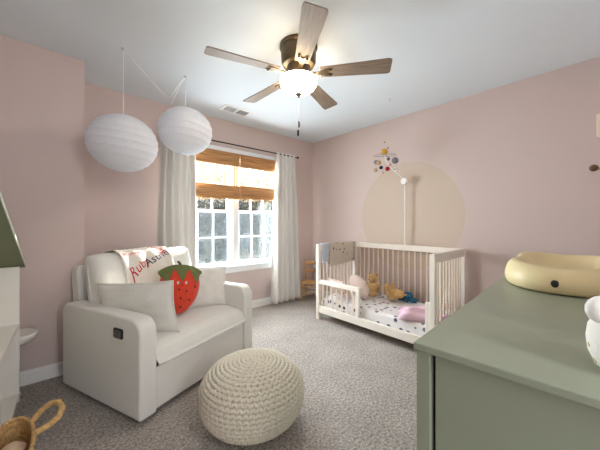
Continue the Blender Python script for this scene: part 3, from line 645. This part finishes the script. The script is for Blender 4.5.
hang('burp_cloth', 'pale blue cloth hung at the crib end beside the muslin blanket', 2.43, 2.535, 0.64, 0.66, mat('pale_blue_cotton', (196, 204, 214), 0.95, 0.05, 60))

# ------------------------------------------------------------------ planet mobile on the crib
mob = thing('baby_mobile', 'planet mobile of felt balls on a white arm above crib', 'mobile', (3.06, 1.61, CZ))
m_mw = mat('mobile_white', (244, 240, 236), 0.45)
b = MB(); b.tube([(0.035, 0, -0.05), (0.035, 0, 0.72)], 0.009, 12).build('pole', m_mw, mob)
MB().lathe([(0, -0.02), (0.036, -0.02), (0.04, -0.008), (0.04, 0.008), (0.036, 0.02), (0, 0.02)], 24, Matrix.Translation((0.02, 0.0, 0.75)) @ Matrix.Rotation(PI / 2, 4, 'Y')).build('pivot', m_mw, mob)
hubp = Vector((2.86, 1.735, 1.95))
arm_pts = [Vector((0.02, 0, 0.765)), Vector((-0.03, 0.045, 0.83)), Vector((-0.10, 0.10, 0.90)), Vector((-0.16, 0.14, 1.0)), hubp - Vector((3.06, 1.61, CZ)) + Vector((0, 0, 0.03))]
MB().tube(arm_pts, 0.004, 10).build('arm', m_mw, mob)
balls = [  # offset along y and z from the hub, dx, radius, colour
    (0.0, 0.02, 0.0, 0.024, (206, 160, 60)), (0.10, -0.085, -0.02, 0.017, (118, 134, 150)), (-0.115, -0.095, 0.03, 0.025, (128, 126, 130)),
    (0.045, -0.105, -0.05, 0.019, (196, 160, 118)), (0.045, -0.155, 0.0, 0.014, (48, 52, 72)), (0.10, -0.18, -0.03, 0.017, (196, 176, 152)),
    (-0.05, -0.185, -0.02, 0.017, (166, 34, 44)), (-0.025, -0.06, 0.04, 0.012, (112, 92, 110)), (-0.095, -0.15, -0.04, 0.010, (206, 150, 140)),
    (-0.125, -0.195, 0.02, 0.017, (240, 236, 232)), (0.05, -0.205, 0.05, 0.008, (190, 160, 140)), (0.0, 0.13, 0.0, 0.007, (176, 140, 90)), (0.04, 0.055, 0.02, 0.006, (150, 140, 150)), (-0.055, 0.05, -0.02, 0.007, (150, 130, 130))]
o0 = Vector((3.06, 1.61, CZ))
for (dy, dz, dx, r, c) in balls:
    p = hubp - o0 + Vector((dx, dy, dz))
    r *= 1.5
    bb = MB().ball(p, r, 14).build('felt_ball', mat('felt', c, 1, 0.12, 90, 0.3, 300, spec=0.05), mob)
    top = hubp - o0 + Vector((dx * 0.9, dy * 0.95, 0.02 if dz < 0.02 else dz))
    if dz < 0: MB().tube([p + Vector((0, 0, r * 0.9)), Vector((p.x, p.y, (hubp - o0).z - 0.015))], 0.0007, 4).build('string', m_wire, bb)
    elif dz > 0.04: MB().tube([p, Vector((0, 0, -0.0)) + (hubp - o0) + Vector((0, 0, 0.02))], 0.0008, 4).build('wire', m_wire, bb)
MB().ball(hubp - o0 + Vector((0.006, -0.125, -0.198)), (0.012, 0.016, 0.011), 10).build('felt_patch', m_seed, mob)
m_ring = mat('ring_grey', (150, 140, 132), 0.6)
b = MB(); b.tube([hubp - o0 + Vector((0.125 * math.cos(a) * 0.9, 0.13 * math.sin(a), -0.02 + 0.012 * math.sin(a + 0.7))) for a in [i * PI / 20 for i in range(40)]], 0.003, 6, closed=True)
b.bar(hubp - o0 + Vector((-0.11, 0, -0.012)), hubp - o0 + Vector((0.11, 0, -0.02)), 0.004, 0.004).bar(hubp - o0 + Vector((0, -0.13, -0.028)), hubp - o0 + Vector((0, 0.13, -0.012)), 0.004, 0.004)
b.build('ring', m_ring, mob)

# ------------------------------------------------------------------ small ladder-back chair
kc = thing('child_chair', 'small oak ladder-back child chair in the corner', 'chair', (2.90, 2.99, 0), math.radians(-58))
KW, KD, KS, KH = 0.12, 0.11, 0.265, 0.58
for x in (-1, 1):
    MB().tube([(x * KW, -KD, 0), (x * KW, -KD, KS + 0.02)], 0.014, 10).build('leg', m_oak, kc)
    MB().tube([(x * KW, KD, 0), (x * KW, KD, KS), (x * KW, KD + 0.03, KH)], 0.014, 10).build('leg', m_oak, kc)
    for z in (0.10, 0.19): MB().tube([(x * KW, -KD, z), (x * KW, KD, z)], 0.008, 8).build('stretcher', m_oak, kc)
for y in (-KD, KD):
    for z in (0.12, 0.21): MB().tube([(-KW, y, z), (KW, y, z)], 0.008, 8).build('stretcher', m_oak, kc)
MB().box((-KW - 0.008, -KD - 0.008, KS - 0.022), (KW + 0.008, KD + 0.005, KS + 0.006)).build('seat', m_rush, kc, bevel=0.012)
for z in (0.405, 0.52):
    MB().grid(lambda u, v, z=z: (-KW + 2 * KW * u, KD + 0.014 + 0.02 * (z - KS) / 0.3 + 0.014 * math.sin(PI * u), z - 0.02 + 0.04 * v + (0.008 * math.sin(PI * u) * v)), 12, 3).build('back_slat', m_oak, kc, solid=0.009)

# ------------------------------------------------------------------ dresser and what stands on it
DA = math.radians(3.0)
dr = thing('dresser', 'sage green dresser in the foreground', 'dresser', (0.672, 0.328, 0), DA)
DL, DD, DZ = 1.72, 0.50, 0.86
MB().box((0, -DD, DZ - 0.018), (DL, 0, DZ)).build('top', m_green, dr, bevel=0.003)
for (x0, x1) in ((0.008, 0.03), (DL - 0.03, DL - 0.008)):
    MB().box((x0 + 0.012, -DD + 0.046, 0.06), (x1 - 0.002, -0.046, DZ - 0.018)).build('side_panel', m_green, dr, bevel=0.001, seg=1)
for x in (0.008, DL - 0.038):
    for y in (-DD + 0.005, -0.038): MB().box((x, y, 0), (x + 0.03, y + 0.033, DZ - 0.018)).build('corner_post', m_green, dr, bevel=0.002)
MB().box((0.03, -DD + 0.006, 0.06), (DL - 0.03, -DD + 0.014, DZ - 0.02)).build('back_panel', m_green, dr)
MB().box((0.038, -DD + 0.02, 0.06), (DL - 0.038, -0.02, 0.078)).build('bottom_panel', m_green, dr)
MB().box((0.038, -0.022, 0.06), (DL - 0.038, -0.008, DZ - 0.02)).build('face_frame', m_green, dr)
for r_ in range(3):
    for c_ in range(2):
        x0 = 0.048 + c_ * (DL - 0.096) / 2; x1 = x0 + (DL - 0.096) / 2 - 0.012; z0 = 0.08 + r_ * 0.252; z1 = z0 + 0.24
        d = MB().box((x0, -0.010, z0), (x1, -0.001, z1)).build('drawer', m_green, dr, bevel=0.002)
        for xx in (x0 + 0.2, x1 - 0.2): MB().lathe([(0, 0), (0.006, 0), (0.006, 0.012), (0.014, 0.018), (0.014, 0.024), (0, 0.026)], 14, Matrix.Translation((xx, -0.001, (z0 + z1) / 2)) @ Matrix.Rotation(-PI / 2, 4, 'X')).build('knob', m_bronze, d)
DM = Matrix.Translation((0.672, 0.328, 0)) @ Matrix.Rotation(DA, 4, 'Z')
# peanut changing pad
padc = DM @ Vector((1.255, -0.235, DZ))
pad = thing('changing_pad', 'butter yellow peanut-shaped changing pad on the dresser', 'changing pad', padc, DA)
def pad_out(a):
    x = 0.415 * spow(math.cos(a), 0.85); y = 0.232 * spow(math.sin(a), 0.8) * (1 - 0.13 * math.exp(-(x / 0.13) ** 2)); return x, y
PROF = [(0.0, 0.046), (0.25, 0.047), (0.45, 0.055), (0.60, 0.074), (0.70, 0.092), (0.78, 0.101), (0.85, 0.102), (0.91, 0.095), (0.96, 0.080), (0.99, 0.060), (1.0, 0.042), (0.99, 0.022), (0.965, 0.006), (0.94, 0.0), (0.5, 0.0), (0.0, 0.0)]
b = MB(); NA = 96; rings = []
for (k, z) in PROF:
    if k == 0: rings.append([b.b.verts.new((0, 0, z))]); continue
    ring = []
    for j in range(NA):
        x, y = pad_out(2 * PI * j / NA); f = 1.0
        if z > 0.046: f = 0.80 + 0.20 * abs(math.sin(2 * PI * j / NA)) ** 0.8 + 0.10 * math.exp(-((x - 0.25) / 0.16) ** 2)
        ring.append(b.b.verts.new((x * k, y * k, 0.046 + (z - 0.046) * f * 1.25 if z > 0.046 else z)))
    rings.append(ring)
for A, B in zip(rings, rings[1:]):
    for j in range(NA):
        q = (j + 1) % NA
        if len(A) == 1: b.b.faces.new((A[0], B[j], B[q]))
        elif len(B) == 1: b.b.faces.new((A[j], A[q], B[0]))
        else: b.b.faces.new((A[j], A[q], B[q], B[j]))
b.build('foam_body', m_pad, pad, ang=75, sub=1)
bpos = Vector((-0.404, 0.012, 0.046))
MB().lathe([(0, 0), (0.014, 0), (0.016, 0.002), (0.016, 0.006), (0.012, 0.009), (0, 0.009)], 18, Matrix.Translation(bpos) @ Vector((-1, 0.02, 0.05)).to_track_quat('Z', 'Y').to_matrix().to_4x4()).build('button', m_black, pad)
# rounded white toy at the right edge
m_cer = dots('speckled_white', (240, 236, 228), (196, 164, 120), 26, 0.16)
t = thing('animal_night_light', 'glossy white round animal figure with tan specks on dresser', 'figurine', (0.845, -0.028, DZ))
hd = MB().lathe([(0, 0.0), (0.035, 0.0), (0.05, 0.01), (0.060, 0.035), (0.063, 0.062), (0.060, 0.088), (0.05, 0.11), (0.034, 0.125), (0.016, 0.131), (0, 0.132)], 32).build('body', m_cer, t)
for a in (2.3, -0.2): MB().ball((0.050 * math.cos(a), 0.050 * math.sin(a), 0.126), (0.030, 0.020, 0.028), 14, Matrix.Rotation(a, 4, 'Z')).build('ear', m_white, t)
for a in (-2.5, -2.0): 
    MB().ball((0.0615 * math.cos(a), 0.0615 * math.sin(a), 0.075), (0.003, 0.006, 0.007), 10, Matrix.Rotation(a, 4, 'Z')).build('eye', m_seed, t)
MB().ball((0.064 * math.cos(-2.25), 0.064 * math.sin(-2.25), 0.06), (0.004, 0.009, 0.006), 10, Matrix.Rotation(-2.25, 4, 'Z')).build('snout', m_bronze, t)

# ------------------------------------------------------------------ wall pieces at the right edge
t = thing('wall_peg', 'dark round-ended wooden peg on the right wall', 'wall hook', (XR, 0.05, 1.57))
MB().tube([(0, 0, 0), (-0.07, 0.025, 0.0)], 0.010, 10).build('stem', m_oak, t)
MB().ball((-0.085, 0.032, 0.0), (0.026, 0.026, 0.026), 16).build('knob', mat('walnut', (104, 78, 58), 0.5), t)
t = thing('wall_plaque', 'cream slatted wooden plaque hanging at the right edge', 'wall decor', (XR, 0.0, 1.93))
MB().box((-0.02, -0.12, -0.10), (0, 0.045, 0.10)).build('board', mat('pale_pine', (222, 202, 160), 0.6), t, bevel=0.006)
for y in (0.058, -0.13): MB().box((-0.028, y - 0.012, -0.12), (-0.0, y + 0.012, 0.06)).build('slat', m_crib, t, bevel=0.004)

# ------------------------------------------------------------------ dollhouse bookcase, stool, basket at the left
BA = math.radians(-2.4)
bk = thing('dollhouse_bookcase', 'white dollhouse bookcase with sage green gable roof', 'bookcase', (-0.158, 2.55, 0), BA)
BWD, BDP = 1.66, 0.34      # extends toward -y (width) and -x (depth)
EV = 0.872
for y in (-0.018, -BWD / 2 + 0.009, -BWD):
    hgt = EV if y != -BWD / 2 + 0.009 else EV + 0.02
    MB().box((-BDP, y, 0.0), (0, y + 0.018, hgt)).build('side_panel' if y != -BWD / 2 + 0.009 else 'divider', m_white, bk, bevel=0.0015, seg=1)
for z in (0.04, 0.488):
    for (a, c) in ((-0.018, -BWD / 2 + 0.009 + 0.018), (-BWD / 2 + 0.009, -BWD + 0.018)): MB().box((-BDP + 0.008, c, z), (0, a, z + 0.018)).build('shelf', m_white, bk, bevel=0.0015, seg=1)
MB().box((-BDP, -BWD + 0.018, 0.0), (-BDP + 0.008, -0.018, EV)).build('back_panel', mat('warm_backboard', (226, 214, 198), 0.7), bk)
MB().prism([(0.0, EV + 0.0), (-BWD, EV + 0.0), (-BWD / 2, EV + 0.40)], -BDP, -BDP + 0.008, 'x').build('gable_panel', m_greend, bk, smooth=False)
for s in (1, -1):
    yc_ = -BWD / 2
    p0 = (yc_ + s * (BWD / 2 + 0.03), EV - 0.012); p1 = (yc_, EV + 0.405)
    poly = [p0, p1, (p1[0], p1[1] + 0.022), (p0[0] + s * 0.004, p0[1] + 0.02)]
    MB().prism(poly, -BDP - 0.01, 0.022, 'x').build('roof_panel', m_greend, bk, bevel=0.001, seg=1)
    MB().prism([(p0[0] + s * 0.002, p0[1] + 0.001), (p1[0], p1[1] + 0.001), (p1[0], p1[1] + 0.021), (p0[0] + s * 0.003, p0[1] + 0.019)], 0.022, 0.026, 'x').build('roof_edge', mat('pale_sage_edge', (200, 206, 190), 0.6), bk, smooth=False)
BMx = Matrix.Translation((-0.158, 2.55, 0)) @ Matrix.Rotation(BA, 4, 'Z')
t = thing('storage_box', 'pale blue storage box in the lower bookcase compartment', 'box', BMx @ Vector((-0.13, -0.66, 0.058)), BA)
MB().box((-0.13, -0.11, 0), (0.12, 0.11, 0.25)).build('body', mat('pale_blue_card', (208, 214, 224), 0.7), t, bevel=0.004)
MB().box((-0.134, -0.114, 0.22), (0.124, 0.114, 0.262)).build('lid', m_white, t, bevel=0.004)
t = thing('round_stool', 'small round white stool behind the dollhouse bookcase', 'stool', (-0.19, 2.648, 0))
MB().lathe([(0, 0.335), (0.03, 0.335), (0.07, 0.345), (0.100, 0.365), (0.114, 0.386), (0.116, 0.402), (0.110, 0.411), (0.095, 0.409), (0, 0.404)], 36).build('seat', m_white, t)
MB().lathe([(0, 0), (0.03, 0), (0.03, 0.012), (0.018, 0.025), (0.015, 0.10), (0.015, 0.337), (0, 0.337)], 24).build('pedestal', m_white, t)
# rope basket
bs = thing('rope_basket', 'tan woven rope basket with looped handles beside bookcase', 'basket', (-0.125, 1.58, 0), 0)
def basketf(sc_, inner):
    def f(u, v):
        a = 2 * PI * u; k = 0.86 + 0.14 * v; z = 0.275 * v + 0.004
        rr = 1 + (0.012 * abs(math.sin(v * PI * 11)) if not inner else 0.006 * math.sin(v * 60)); return (0.066 * k * rr * sc_ * math.cos(a), 0.19 * k * rr * sc_ * math.sin(a), z)
    return f
o = MB().grid(basketf(1, False), 48, 66, cu=True).build('body', m_rope, bs, solid=0.007, ang=80)
MB().grid(lambda u, v: (0.066 * v * math.cos(2 * PI * u), 0.16 * v * math.sin(2 * PI * u), 0.006), 32, 4, cu=True).build('bottom', m_rope, bs, solid=0.006)
MB().tube([(0.068 * math.cos(a), 0.193 * math.sin(a), 0.278) for a in [i * PI / 20 for i in range(40)]], 0.008, 8, closed=True).build('rim', m_rope, bs)
hp = [(0.054, 0.125, 0.272), (0.085, 0.15, 0.30), (0.12, 0.15, 0.32), (0.148, 0.125, 0.325), (0.158, 0.085, 0.312), (0.145, 0.05, 0.295), (0.11, 0.035, 0.282), (0.062, 0.03, 0.272)]
MB().tube(hp, [0.013] * 8, 10).build('handle', m_rope, bs)
m_str = mat('beige_knit', (196, 168, 142), 0.95, 0.1, 40)
t = thing('striped_toy', 'beige striped soft roll lying inside the rope basket', 'soft toy', (-0.125, 1.60, 0.006))
b = MB(); prof = [(0, 0)] + [(0.042 + 0.004 * abs(math.sin(i * PI / 3)), 0.004 + 0.25 * i / 30) for i in range(29)] + [(0.034, 0.247), (0.022, 0.259), (0.01, 0.264), (0, 0.265)]
b.lathe(prof, 20).build('body', m_str, t)
for k in range(4): MB().tube([(0.047 * math.cos(a), 0.047 * math.sin(a), 0.06 + 0.058 * k) for a in [i * PI / 10 for i in range(20)]], 0.004, 6, closed=True).build('stripe', mat('rose_brown_knit', (150, 110, 96), 0.95), t)
